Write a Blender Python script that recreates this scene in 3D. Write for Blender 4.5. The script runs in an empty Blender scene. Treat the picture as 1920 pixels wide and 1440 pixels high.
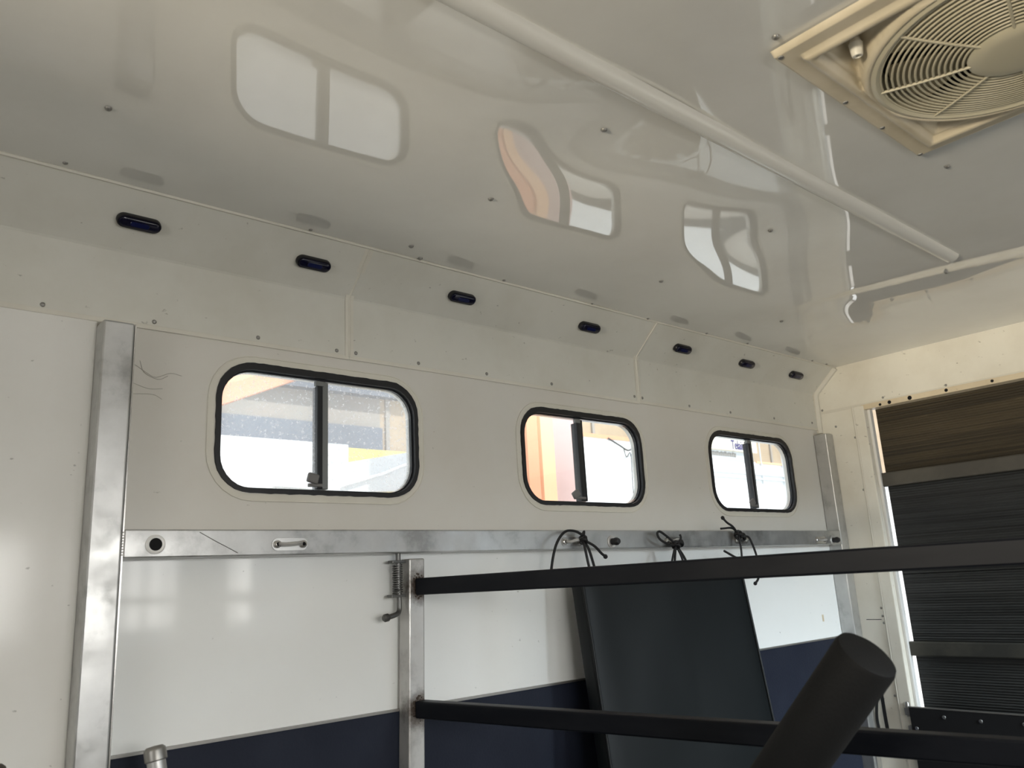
import bpy, bmesh, math, random
from mathutils import Vector, Matrix
random.seed(7)
sc = bpy.context.scene
C = sc.collection
PI = math.pi

# ------------------------------------------------------------------ camera
cam_d = bpy.data.cameras.new('camera')
cam = bpy.data.objects.new('camera', cam_d)
C.objects.link(cam)
# calibrated from the vanishing points: rows = camera right / down / forward in world axes
RX = Vector((0.75855349, -0.64940635, -0.05355364))
DN = Vector((0.11671151, 0.21626411, -0.96933393))
FW = Vector((0.64107333, 0.72904131, 0.23984109))
rot = Matrix((RX, -DN, -FW)).transposed()
cam.matrix_world = Matrix.Translation((0, -1.8, 1.45)) @ rot.to_4x4()
cam_d.sensor_width = 36
cam_d.lens = 36 * 1519.24 / 1920
cam_d.clip_start = 0.02
cam_d.dof.use_dof = True
cam_d.dof.focus_distance = 2.3
cam_d.dof.aperture_fstop = 6.0
sc.camera = cam

# ------------------------------------------------------------------ sky, sun, daylight at the openings, added fill, exposure
sc.view_settings.view_transform = 'Standard'
sc.view_settings.look = 'None'
sc.view_settings.exposure = 0.0
sc.view_settings.gamma = 1.0
sc.view_settings.use_curve_mapping = False
w = bpy.data.worlds.new('world'); sc.world = w; w.use_nodes = True
bg = w.node_tree.nodes['Background']
bg.inputs[0].default_value = (0.80, 0.90, 1.0, 1)
bg.inputs[1].default_value = 1.3
sd = bpy.data.lights.new('sun', 'SUN'); sd.energy = 5.5; sd.angle = 0.02; sd.color = (1, 0.95, 0.88)
sun = bpy.data.objects.new('sun', sd); C.objects.link(sun)
sun.rotation_euler = (math.radians(38), 0, math.radians(25))

def daylight(name, loc, rx, rz, sx, sy, power, col):
    d = bpy.data.lights.new(name, 'AREA'); d.shape = 'RECTANGLE'
    d.size = sx; d.size_y = sy; d.energy = power; d.color = col
    o = bpy.data.objects.new(name, d); C.objects.link(o)
    o.location = loc; o.rotation_euler = (rx, 0, rz)
    return o
# big doorway of the opposite side (ramp down), facing +y
daylight('daylight_side_door', (2.90, -4.2, 2.75), PI/2 - 0.25, 0, 1.7, 1.4, 530, (0.80, 0.92, 1))
# groom door at the left end, facing +x
daylight('daylight_left_door', (-1.72, -1.35, 1.64), PI/2, -PI/2, 0.9, 0.9, 9, (1, 0.95, 0.87))
# added warm fill lamp through the groom doorway, brightens the end wall header
daylight('warm_header_fill', (-6.0, -1.75, 0.62), PI/2 + 0.12, -PI/2, 0.9, 0.9, 420, (1, 0.88, 0.68))
# barred windows of the opposite side, facing +y
WINF = [(0.50, 0.50), (1.19, 0.48), (1.915, 0.44)]
daylight('daylight_windows', (0.38, -3.2, 1.72), PI/2, 0, 1.0, 0.8, 72, (1, 0.98, 0.94))
daylight('daylight_windows', (1.55, -3.2, 1.72), PI/2, 0, 1.2, 0.8, 24, (1, 0.97, 0.92))

# ------------------------------------------------------------------ materials
def mat(name, col=(0.8, 0.8, 0.8), rough=0.5, metal=0.0, ior=1.45, coat=0.0, spec=None):
    m = bpy.data.materials.new(name); m.use_nodes = True
    b = m.node_tree.nodes['Principled BSDF']
    b.inputs['Base Color'].default_value = (*col, 1)
    b.inputs['Roughness'].default_value = rough
    b.inputs['Metallic'].default_value = metal
    b.inputs['IOR'].default_value = ior
    if coat:
        b.inputs['Coat Weight'].default_value = coat; b.inputs['Coat Roughness'].default_value = 0.03
    return m

def nodes(m): return m.node_tree.nodes, m.node_tree.links

def coords(m, scale=(1, 1, 1)):
    N, L = nodes(m)
    tc = N.new('ShaderNodeTexCoord'); mp = N.new('ShaderNodeMapping')
    mp.inputs['Scale'].default_value = scale
    L.new(tc.outputs['Object'], mp.inputs['Vector'])
    return mp.outputs['Vector']

def noise(m, vec, scale, detail=4, rough=0.55):
    N, L = nodes(m)
    n = N.new('ShaderNodeTexNoise'); n.inputs['Scale'].default_value = scale
    n.inputs['Detail'].default_value = detail; n.inputs['Roughness'].default_value = rough
    L.new(vec, n.inputs['Vector']); return n.outputs['Fac']

def ramp(m, fac, stops):
    N, L = nodes(m)
    r = N.new('ShaderNodeValToRGB'); e = r.color_ramp.elements
    while len(e) < len(stops): e.new(0.5)
    for k, (p, c) in enumerate(stops):
        e[k].position = p; e[k].color = (*c, 1) if len(c) == 3 else c
    L.new(fac, r.inputs['Fac']); return r.outputs['Color']

def mixc(m, fac, a, b, mode='MIX'):
    N, L = nodes(m)
    x = N.new('ShaderNodeMix'); x.data_type = 'RGBA'; x.blend_type = mode
    if isinstance(fac, float): x.inputs[0].default_value = fac
    else: L.new(fac, x.inputs[0])
    for v, s in ((a, x.inputs[6]), (b, x.inputs[7])):
        if isinstance(v, tuple): s.default_value = (*v, 1)
        else: L.new(v, s)
    return x.outputs[2]

def base(m, out, sock='Base Color'):
    N, L = nodes(m); L.new(out, N['Principled BSDF'].inputs[sock])

def bump(m, h, strength, dist=0.002):
    N, L = nodes(m)
    b = N.new('ShaderNodeBump'); b.inputs['Strength'].default_value = strength
    b.inputs['Distance'].default_value = dist
    L.new(h, b.inputs['Height']); L.new(b.outputs['Normal'], N['Principled BSDF'].inputs['Normal'])

def dirty(name, col, dirt, rough, amount=0.35, specks=True, **kw):
    """painted sheet with faint grime and small dark scuffs"""
    m = mat(name, col, rough, **kw)
    v = coords(m)
    n = noise(m, v, 3.1, 6, 0.62)
    f = ramp(m, n, [(0.42, (0, 0, 0)), (0.75, (amount, amount, amount))])
    c = mixc(m, f, col, dirt)
    if specks:
        v2 = coords(m, (1, 1, 1.6))
        s = noise(m, v2, 44, 3, 0.55)
        f2 = ramp(m, s, [(0.70, (0, 0, 0)), (0.75, (0.6, 0.6, 0.6))])
        c = mixc(m, f2, c, tuple(x * 0.45 for x in dirt))
    base(m, c)
    return m

M = {}
M['ceil'] = dirty('ceiling_gloss', (0.72, 0.71, 0.665), (0.50, 0.48, 0.43), 0.025, 0.25, False, ior=2.0)
M['upper'] = dirty('wall_sheet', (0.68, 0.655, 0.60), (0.58, 0.53, 0.44), 0.30, 0.35)
M['lower'] = dirty('wall_gloss_sheet', (0.88, 0.89, 0.87), (0.76, 0.76, 0.73), 0.07, 0.2, ior=1.42)
M['left'] = dirty('left_gloss_sheet', (0.77, 0.755, 0.71), (0.62, 0.60, 0.54), 0.14, 0.3, ior=1.3)
M['cove'] = dirty('cove_sheet', (0.67, 0.655, 0.59), (0.50, 0.47, 0.38), 0.34, 0.45)
M['bead'] = dirty('sealant', (0.70, 0.67, 0.585), (0.52, 0.48, 0.40), 0.5, 0.5, False)
M['trim'] = mat('trim_paint', (0.66, 0.65, 0.61), 0.22)
M['white'] = mat('white_paint', (0.80, 0.79, 0.76), 0.25)
M['endw'] = dirty('end_wall_sheet', (0.80, 0.77, 0.68), (0.55, 0.49, 0.38), 0.22, 0.45)
M['front'] = dirty('front_wall_sheet', (0.50, 0.48, 0.44), (0.40, 0.37, 0.31), 0.3, 0.4)
M['shell'] = mat('shell_paint', (0.75, 0.74, 0.71), 0.4)

def alu(name, col, rough, metal=0.85):
    m = mat(name, col, rough, metal)
    v = coords(m, (1, 1, 1)); n = noise(m, v, 9, 6, 0.65)
    base(m, ramp(m, n, [(0.33, tuple(x * 0.66 for x in col)), (0.5, col), (0.72, tuple(min(1, x * 1.12) for x in col))]))
    r = noise(m, v, 25, 3)
    base(m, ramp(m, r, [(0.3, (rough - .08,) * 3), (0.7, (rough + .12,) * 3)]), 'Roughness')
    return m
M['alu'] = alu('mill_aluminium', (0.50, 0.50, 0.49), 0.36, 0.78)
M['steel'] = alu('bare_steel', (0.56, 0.55, 0.53), 0.40, 0.55)
m = alu('scorched_steel', (0.56, 0.55, 0.53), 0.40, 0.55)
N_, L_ = nodes(m)
src = N_['Principled BSDF'].inputs['Base Color'].links[0].from_socket
vv = coords(m); nz = noise(m, vv, 60, 5, 0.7)
for pz, px_ in ((1.457, 1.188), (1.170, 1.180)):
    ds = N_.new('ShaderNodeVectorMath'); ds.operation = 'DISTANCE'; ds.inputs[1].default_value = (px_, -0.055, pz); L_.new(vv, ds.inputs[0])
    ad = N_.new('ShaderNodeMath'); ad.operation = 'MULTIPLY_ADD'; ad.inputs[1].default_value = 0.050; L_.new(nz, ad.inputs[0]); L_.new(ds.outputs['Value'], ad.inputs[2])
    src = mixc(m, ramp(m, ad.outputs[0], [(0.046, (0.92,) * 3), (0.078, (0, 0, 0))]), src, (0.07, 0.045, 0.03))
base(m, src); M['gatesteel'] = m
M['latchsteel'] = mat('dull_latch_steel', (0.13, 0.13, 0.125), 0.38, 0.7)
M['chrome'] = mat('bright_steel', (0.60, 0.59, 0.57), 0.24, 0.9)
M['rivet'] = mat('rivet_metal', (0.32, 0.31, 0.29), 0.4, 0.8)
M['web'] = mat('dusty_cobweb', (0.30, 0.28, 0.24), 0.8)
M['black'] = mat('black_rubber', (0.012, 0.012, 0.014), 0.45)
M['hole'] = mat('black_hole', (0.004, 0.004, 0.005), 0.9)
M['frame'] = mat('black_window_frame', (0.015, 0.017, 0.02), 0.30)
M['framegrey'] = mat('grey_window_channel', (0.22, 0.23, 0.23), 0.35, 0.4)
M['latch'] = mat('grey_latch', (0.16, 0.155, 0.15), 0.45)
M['lensblk'] = mat('black_lamp_base', (0.006, 0.006, 0.008), 0.35)
M['lens'] = mat('dark_blue_lens', (0.003, 0.003, 0.016), 0.15)
M['led'] = mat('blue_led_window', (0.003, 0.006, 0.05), 0.25)

m = mat('navy_rubber', (0.018, 0.022, 0.036), 0.6, 0, 1.3)
v = coords(m); n = noise(m, v, 160, 3); bump(m, n, 0.35, 0.003)
base(m, ramp(m, noise(m, v, 5, 4), [(0.35, (0.010, 0.013, 0.025)), (0.7, (0.016, 0.020, 0.034))]))
M['navy'] = m
m = mat('pad_vinyl', (0.006, 0.008, 0.009), 0.48, 0, 1.34)
v = coords(m, (1.6, 1, 1)); bump(m, noise(m, v, 3.0, 1), 0.25, 0.02)
M['pad'] = m
m = mat('black_bar_paint', (0.014, 0.016, 0.022), 0.45, 0, 1.25)
v = coords(m, (1, 0.15, 1)); base(m, ramp(m, noise(m, v, 30, 4), [(0.4, (0.004, 0.005, 0.008)), (0.75, (0.009, 0.010, 0.013))]))
M['bar'] = m
m = mat('foam', (0.008, 0.008, 0.008), 0.7, 0, 1.3)
v = coords(m); bump(m, noise(m, v, 220, 2), 0.2, 0.002); M['foam'] = m
M['cord'] = mat('black_cord', (0.008, 0.008, 0.009), 0.6)
M['strip'] = dirty('golden_header_strip', (0.72, 0.62, 0.45), (0.38, 0.28, 0.17), 0.4, 0.6, True)

def ribbed(name, c0, c1, fleck):
    m = mat(name, c0, 0.5)
    N, L = nodes(m)
    v = coords(m)
    wv = N.new('ShaderNodeTexWave'); wv.bands_direction = 'Z'; wv.inputs['Scale'].default_value = 32
    wv.inputs['Distortion'].default_value = 0.6; wv.inputs['Detail'].default_value = 2
    L.new(v, wv.inputs['Vector'])
    v2 = coords(m, (1, 0.35, 2.2)); n = noise(m, v2, 4, 6, 0.7)
    c = ramp(m, n, [(0.35, c0), (0.7, c1)])
    v3 = coords(m, (1, 0.6, 5)); s = noise(m, v3, 9, 5, 0.7)
    f = ramp(m, s, [(0.66, (0, 0, 0)), (0.78, (0.55,) * 3)])
    c = mixc(m, f, c, fleck)
    v4 = coords(m, (1, 0.05, 9)); l = noise(m, v4, 14, 4, 0.75)
    c = mixc(m, ramp(m, l, [(0.38, (0.75,) * 3), (0.55, (0, 0, 0))]), c, tuple(x * 0.3 for x in c0))
    base(m, c)
    bump(m, wv.outputs['Fac'], 0.6, 0.004)
    return m
M['brownrib'] = ribbed('brown_ribbed_rubber', (0.045, 0.034, 0.018), (0.08, 0.062, 0.034), (0.24, 0.19, 0.11))
M['blackrib'] = ribbed('black_ribbed_rubber', (0.020, 0.022, 0.022), (0.040, 0.042, 0.042), (0.10, 0.10, 0.09))
M['batten'] = dirty('batten_rubber', (0.060, 0.055, 0.046), (0.12, 0.11, 0.09), 0.6, 0.8, False)
M['batten2'] = dirty('batten_rubber_dark', (0.030, 0.030, 0.026), (0.10, 0.095, 0.075), 0.6, 0.9, False)
M['floor'] = dirty('floor_rubber', (0.13, 0.12, 0.105), (0.10, 0.09, 0.07), 0.7, 0.5, False)

m = mat('vent_plastic', (0.62, 0.54, 0.40), 0.32)
v = coords(m); base(m, ramp(m, noise(m, v, 7, 5), [(0.35, (0.52, 0.45, 0.32)), (0.65, (0.66, 0.58, 0.44))])); M['vent'] = m
M['grille'] = mat('vent_grille_plastic', (0.52, 0.47, 0.34), 0.35)
M['blade'] = mat('fan_blade_plastic', (0.40, 0.35, 0.23), 0.45)
M['ventdark'] = mat('vent_cavity', (0.10, 0.09, 0.065), 0.7)
M['knob'] = mat('ivory_knob', (0.72, 0.68, 0.58), 0.35)

def glassmat(name, dust, lo, hi, haze=0.10):
    m = bpy.data.materials.new(name); m.use_nodes = True
    N, L = nodes(m)
    for n_ in list(N):
        if n_.type != 'OUTPUT_MATERIAL': N.remove(n_)
    out = [n_ for n_ in N if n_.type == 'OUTPUT_MATERIAL'][0]
    tr = N.new('ShaderNodeBsdfTransparent'); tr.inputs[0].default_value = (0.95, 0.97, 0.97, 1)
    gl = N.new('ShaderNodeBsdfGlossy'); gl.inputs['Roughness'].default_value = 0.02
    lw = N.new('ShaderNodeLayerWeight'); pw = N.new('ShaderNodeMath'); pw.operation = 'POWER'; pw.inputs[1].default_value = 5
    L.new(lw.outputs['Facing'], pw.inputs[0])
    fr = N.new('ShaderNodeMath'); fr.operation = 'MULTIPLY_ADD'; fr.inputs[1].default_value = 0.9; fr.inputs[2].default_value = 0.03; L.new(pw.outputs[0], fr.inputs[0])
    mx = N.new('ShaderNodeMixShader'); L.new(fr.outputs[0], mx.inputs[0]); L.new(tr.outputs[0], mx.inputs[1]); L.new(gl.outputs[0], mx.inputs[2])
    tl = N.new('ShaderNodeBsdfTranslucent'); tl.inputs[0].default_value = (0.85, 0.87, 0.9, 1)
    v = coords(m, (1, 1, 1)); s = noise(m, v, 130, 3, 0.6)
    f = ramp(m, s, [(lo, (haze,) * 3), (hi, (dust,) * 3)])
    mx2 = N.new('ShaderNodeMixShader'); L.new(f, mx2.inputs[0]); L.new(mx.outputs[0], mx2.inputs[1]); L.new(tl.outputs[0], mx2.inputs[2])
    L.new(mx2.outputs[0], out.inputs[0])
    return m
M['glass_dusty'] = glassmat('dusty_glass', 0.75, 0.58, 0.72, 0.20)
M['glass'] = glassmat('clear_glass', 0.12, 0.60, 0.75, 0.02)

# outside
M['outwhite'] = mat('outside_white', (0.86, 0.87, 0.88), 0.5)
M['outgrey'] = mat('outside_grey', (0.52, 0.52, 0.52), 0.5)
M['outpale'] = mat('outside_pale_grey', (0.62, 0.64, 0.66), 0.5)
M['cream'] = mat('outside_cream', (0.90, 0.85, 0.66), 0.5)
M['orange'] = mat('orange_steel', (0.76, 0.34, 0.20), 0.45)
M['orangepale'] = mat('pale_orange_steel', (0.86, 0.50, 0.30), 0.45)
M['pink'] = mat('pink_steel', (0.52, 0.36, 0.34), 0.5)
M['brown'] = dirty('outside_brown', (0.46, 0.36, 0.25), (0.34, 0.26, 0.18), 0.7, 0.8, False)
M['clad'] = dirty('outside_cladding', (0.33, 0.31, 0.28), (0.34, 0.28, 0.24), 0.7, 0.8, False)
M['dark'] = mat('outside_dark_band', (0.14, 0.165, 0.21), 0.6)
M['yellow'] = mat('outside_yellow', (0.90, 0.72, 0.22), 0.5)
M['ground'] = dirty('yard_concrete', (0.50, 0.48, 0.45), (0.36, 0.34, 0.31), 0.8, 0.6, False)
M['ink'] = mat('violet_ink', (0.06, 0.05, 0.19), 0.5)
M['greyink'] = mat('grey_ink', (0.28, 0.26, 0.24), 0.5)
M['wire'] = mat('dark_wire', (0.05, 0.05, 0.05), 0.5)
M['blue'] = mat('light_blue_paint', (0.25, 0.62, 0.85), 0.4)

# ------------------------------------------------------------------ object helpers
def obj(name, bm, m, parent=None, smooth=False, label=None):
    me = bpy.data.meshes.new(name)
    bm.normal_update()
    bm.to_mesh(me); bm.free()
    if m is not None: me.materials.append(m)
    if smooth:
        for p in me.polygons: p.use_smooth = True
        try: me.set_sharp_from_angle(angle=math.radians(35))
        except Exception: pass
    o = bpy.data.objects.new(name, me); C.objects.link(o)
    if parent: o.parent = parent; o.matrix_parent_inverse = Matrix.Translation(-parent.location) if parent.type == 'EMPTY' and parent.parent is None else Matrix.Identity(4)
    if label: o['label'] = label
    return o

def thing(name, label, cat, loc=(0, 0, 0), group=None):
    o = bpy.data.objects.new(name, None); C.objects.link(o)
    o.location = loc; o.empty_display_size = 0.05
    o['label'] = label; o['category'] = cat
    if group: o['group'] = group
    return o

def struct_empty(name, loc=(0, 0, 0)):
    o = bpy.data.objects.new(name, None); C.objects.link(o); o.location = loc; o['kind'] = 'structure'; return o

def struct(o): o['kind'] = 'structure'; return o

def tag(o, label, cat, group=None):
    o['label'] = label; o['category'] = cat
    if group: o['group'] = group
    return o

def bx(bm, x0, x1, y0, y1, z0, z1, bev=0.0, mtx=None, seg=2):
    r = bmesh.ops.create_cube(bm, size=1)
    vs = r['verts']
    for v in vs:
        v.co = Vector(((x0 + x1) / 2 + v.co.x * (x1 - x0), (y0 + y1) / 2 + v.co.y * (y1 - y0), (z0 + z1) / 2 + v.co.z * (z1 - z0)))
    if bev > 0:
        es = list({e for v in vs for e in v.link_edges})
        r2 = bmesh.ops.bevel(bm, geom=es, offset=bev, segments=seg, affect='EDGES', profile=0.5)
        vs = list({v for f in r2['faces'] for v in f.verts} | {v for v in vs if v.is_valid})
    if mtx is not None:
        for v in vs: v.co = mtx @ v.co
    return bm

def box(x0, x1, y0, y1, z0, z1, bev=0.0, mtx=None):
    return bx(bmesh.new(), x0, x1, y0, y1, z0, z1, bev, mtx)

def smooth_path(pts, n=6):
    pts = [Vector(p) for p in pts]
    P = [pts[0] * 2 - pts[1]] + pts + [pts[-1] * 2 - pts[-2]]
    out = []
    for i in range(1, len(P) - 2):
        a, b, c, d = P[i - 1], P[i], P[i + 1], P[i + 2]
        for k in range(n):
            t = k / n
            out.append(0.5 * ((2 * b) + (c - a) * t + (2 * a - 5 * b + 4 * c - d) * t * t + (3 * b - a - 3 * c + d) * t ** 3))
    out.append(pts[-1]); return out

def tube(bm, pts, r, seg=8, cap=True, closed=False):
    pts = [Vector(p) for p in pts]; n = len(pts)
    rr = r if isinstance(r, (list, tuple)) else [r] * n
    rings = []
    prev = None
    for i, p in enumerate(pts):
        if closed: t = (pts[(i + 1) % n] - pts[i - 1]).normalized()
        else: t = (pts[min(i + 1, n - 1)] - pts[max(i - 1, 0)]).normalized()
        if prev is None:
            a = Vector((0, 0, 1)) if abs(t.z) < 0.9 else Vector((1, 0, 0))
            u = t.cross(a).normalized()
        else:
            u = (prev - t * prev.dot(t)).normalized()
        prev = u; w_ = t.cross(u)
        rings.append([bm.verts.new(p + (u * math.cos(2 * PI * k / seg) + w_ * math.sin(2 * PI * k / seg)) * rr[i]) for k in range(seg)])
    m_ = n if closed else n - 1
    for i in range(m_):
        a, b = rings[i], rings[(i + 1) % n]
        for k in range(seg):
            bm.faces.new((a[k], a[(k + 1) % seg], b[(k + 1) % seg], b[k]))
    if cap and not closed:
        bm.faces.new(rings[0][::-1]); bm.faces.new(rings[-1])
    return bm

def lathe(bm, prof, org, axis, seg=24):
    """prof = [(radius, height)], revolved about axis through org"""
    axis = Vector(axis).normalized()
    a = Vector((0, 0, 1)) if abs(axis.z) < 0.9 else Vector((1, 0, 0))
    u = axis.cross(a).normalized(); w_ = axis.cross(u); org = Vector(org)
    rings = []
    for r, h in prof:
        if r < 1e-6: rings.append([bm.verts.new(org + axis * h)])
        else: rings.append([bm.verts.new(org + axis * h + (u * math.cos(2 * PI * k / seg) + w_ * math.sin(2 * PI * k / seg)) * r) for k in range(seg)])
    for i in range(len(rings) - 1):
        A, B = rings[i], rings[i + 1]
        for k in range(seg):
            if len(A) == 1 and len(B) == 1: continue
            if len(A) == 1: bm.faces.new((A[0], B[k], B[(k + 1) % seg]))
            elif len(B) == 1: bm.faces.new((A[k], A[(k + 1) % seg], B[0]))
            else: bm.faces.new((A[k], A[(k + 1) % seg], B[(k + 1) % seg], B[k]))
    bmesh.ops.recalc_face_normals(bm, faces=bm.faces)
    return bm

def prism(bm, prof, axis, a0, a1):
    """extrude polygon prof (2-D) along axis 'x','y' or 'z'"""
    def P(p, t):
        return {'x': (t, p[0], p[1]), 'y': (p[0], t, p[1]), 'z': (p[0], p[1], t)}[axis]
    A = [bm.verts.new(P(p, a0)) for p in prof]; B = [bm.verts.new(P(p, a1)) for p in prof]
    n = len(prof)
    for k in range(n): bm.faces.new((A[k], A[(k + 1) % n], B[(k + 1) % n], B[k]))
    bm.faces.new(A[::-1]); bm.faces.new(B)
    bmesh.ops.recalc_face_normals(bm, faces=bm.faces)
    return bm

def rrect(x0, x1, z0, z1, r, n=7):
    out = []
    for cx, cz, a0 in ((x1 - r, z1 - r, 0), (x0 + r, z1 - r, 90), (x0 + r, z0 + r, 180), (x1 - r, z0 + r, 270)):
        for k in range(n + 1):
            a = math.radians(a0 + 90 * k / n)
            out.append((cx + r * math.cos(a), cz + r * math.sin(a)))
    return out

def ring_xz(bm, outer, inner, y0, y1, jag=0.0):
    """flat ring between two matching loops in the xz plane, y0 (front) to y1 (back)"""
    n = len(outer)
    def loop(L_, y): return [bm.verts.new((p[0], y, p[1])) for p in L_]
    if jag:
        cx = sum(p[0] for p in outer) / n; cz = sum(p[1] for p in outer) / n
        outer = [(p[0] + (1 if p[0] > cx else -1) * random.uniform(0, jag), p[1] + (1 if p[1] > cz else -1) * random.uniform(0, jag)) for p in outer]
    of, inf, ob, ib = loop(outer, y0), loop(inner, y0), loop(outer, y1), loop(inner, y1)
    for k in range(n):
        j = (k + 1) % n
        bm.faces.new((of[k], of[j], inf[j], inf[k]))
        bm.faces.new((inf[k], inf[j], ib[j], ib[k]))
        bm.faces.new((ob[j], ob[k], ib[k], ib[j]))
        bm.faces.new((of[j], of[k], ob[k], ob[j]))
    bmesh.ops.recalc_face_normals(bm, faces=bm.faces)
    return bm

def dense(L_, step=0.012):
    out = []
    n = len(L_)
    for k in range(n):
        a = Vector(L_[k]); b = Vector(L_[(k + 1) % n]); d = (b - a).length
        m_ = max(1, int(d / step))
        for i in range(m_): out.append(tuple(a.lerp(b, i / m_)))
    return out

# ================================================================== SETTING
XL, XR, YF, ZC = -1.55, 3.40, -2.42, 2.31       # left end, right end, opposite wall, ceiling
# ---- windows in the back wall: (x0, x1, z0, z1)
WIN = [(0.690, 1.220, 1.695, 1.982), (1.616, 2.148, 1.688, 1.968), (2.558, 3.116, 1.684, 1.970)]

def slab_with_holes(name, x0, x1, z0, z1, holes, yf, yb, m, r=0.075):
    """wall slab in the xz plane with rounded window holes; front face yf, back face yb"""
    bm = bmesh.new()
    zs0, zs1 = 1.66, 2.02
    def q(a, b, c, d, y, flip):
        vs = [bm.verts.new((a, y, c)), bm.verts.new((b, y, c)), bm.verts.new((b, y, d)), bm.verts.new((a, y, d))]
        bm.faces.new(vs[::-1] if flip else vs)
    for y, flip in ((yf, False), (yb, True)):
        q(x0, x1, z0, zs0, y, flip); q(x0, x1, zs1, z1, y, flip)
        cur = x0
        for (a, b, c, d) in holes:
            A, B = a - 0.04, b + 0.04
            if A > cur: q(cur, A, zs0, zs1, y, flip)
            L_ = rrect(a, b, c, d, r); cx, cz = (a + b) / 2, (c + d) / 2
            O = []
            for px, pz in L_:
                dx, dz = px - cx, pz - cz
                t = min((B - cx) / abs(dx) if dx else 9e9, ((zs1 - cz) if dz > 0 else (cz - zs0)) / abs(dz) if dz else 9e9)
                O.append((cx + dx * t, cz + dz * t))
            ins = [bm.verts.new((p[0], y, p[1])) for p in L_]; outs = [bm.verts.new((p[0], y, p[1])) for p in O]
            n = len(L_)
            for k in range(n):
                j = (k + 1) % n
                f = (outs[k], outs[j], ins[j], ins[k])
                bm.faces.new(f if flip else f[::-1])
                # corner filler
                (ax, az), (bx_, bz) = O[k], O[j]
                if abs(ax - bx_) > 1e-5 and abs(az - bz) > 1e-5:
                    c_ = bm.verts.new((B if max(ax, bx_) > cx + (B - cx) - 1e-4 else A, y, zs1 if max(az, bz) > zs1 - 1e-4 else zs0))
                    bm.faces.new((outs[k], c_, outs[j]))
            cur = B
        if cur < x1: q(cur, x1, zs0, zs1, y, flip)
    bmesh.ops.remove_doubles(bm, verts=bm.verts, dist=1e-5)
    return bm

wall_back = struct(obj('wall_back', slab_with_holes('w', XL, XR + 0.1, 1.541, ZC + 0.06, WIN, 0.0, 0.030, M['upper']), M['upper']))
low = obj('lower_panel', box(XL, XR + 0.1, 0.0, 0.045, 0.0, 1.541), M['lower'], wall_back)
# the white sheet left of the aluminium post runs from floor to cove in one glossy piece
obj('left_sheet', box(XL, 0.419, -0.003, 0.0, 0.02, 2.052), M['left'], wall_back)
obj('kick_mat', box(0.479, 3.338, -0.012, 0.0, 0.0, 1.166, 0.003), M['navy'], wall_back, label='navy blue rubber kick mat')
obj('mat_edge_strip', box(0.479, 3.338, -0.014, -0.001, 1.166, 1.171), M['rivet'], wall_back)

# cove panels
def cove(x0, x1):
    bm = bmesh.new()
    prof = [(-0.0045, 2.047), (-0.0045, 2.204), (-0.0075, 2.2085), (-0.119, 2.3095), (-0.119, 2.3135), (-0.002, 2.210), (-0.0005, 2.047)]
    prism(bm, prof, 'x', x0, x1); return bm
CJ = [1.021, 2.168]
obj('cove_panel', cove(XL, CJ[0] - 0.002), M['cove'], wall_back)
obj('cove_panel', cove(CJ[0] + 0.002, CJ[1] - 0.001), M['cove'], wall_back)
obj('cove_panel', cove(CJ[1] + 0.001, XR), M['cove'], wall_back)
def joint_path(x): return [(x, -0.005, 2.045), (x, -0.006, 2.12), (x, -0.006, 2.2), (x, -0.012, 2.214), (x, -0.06, 2.257), (x, -0.117, 2.308)]
for x in CJ:
    bm = bmesh.new()
    for k in range(5):
        a, b = joint_path(x)[k], joint_path(x)[k + 1]
        vs = [(a[0] - .012, a[1] - .001, a[2]), (a[0] + .012, a[1] - .001, a[2]), (b[0] + .012, b[1] - .001, b[2]), (b[0] - .012, b[1] - .001, b[2])]
        f = [bm.verts.new(v_) for v_ in vs]; bm.faces.new(f)
    bmesh.ops.remove_doubles(bm, verts=bm.verts, dist=1e-5)
    bmesh.ops.solidify(bm, geom=list(bm.faces), thickness=0.0015)
    obj('joint_strip', bm, M['bead'], wall_back)
    bm = bmesh.new(); tube(bm, joint_path(x), 0.0032, 6); obj('joint_bead', bm, M['bead'], wall_back, True)
# sealant bands along the seam under the cove and along the ceiling edge
bm = bmesh.new()
for x0, x1, dz in ((XL, CJ[0], 0.0), (CJ[0], CJ[1], 0.001), (CJ[1], XR, 0.004)):
    bx(bm, x0, x1, -0.0055, -0.0005, 2.038 + dz, 2.049 + dz, 0.0015)
obj('seam_sealant', bm, M['bead'], wall_back)
bm = bmesh.new(); tube(bm, [(XL, -0.119, 2.309), (0.6, -0.1195, 2.3085), (1.3, -0.1185, 2.309), (1.9, -0.1215, 2.307), (2.1, -0.117, 2.309), (XR, -0.119, 2.309)], 0.0042, 6)
obj('ceiling_edge_sealant', bm, M['bead'], wall_back, True)
bm = bmesh.new(); tube(bm, [(XR - .006, -0.004, 2.03), (XR - .006, -0.008, 2.2), (XR - .006, -0.016, 2.218), (XR - .006, -0.118, 2.308)], 0.016, 7)
obj('corner_sealant', bm, M['bead'], wall_back, True)

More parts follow.
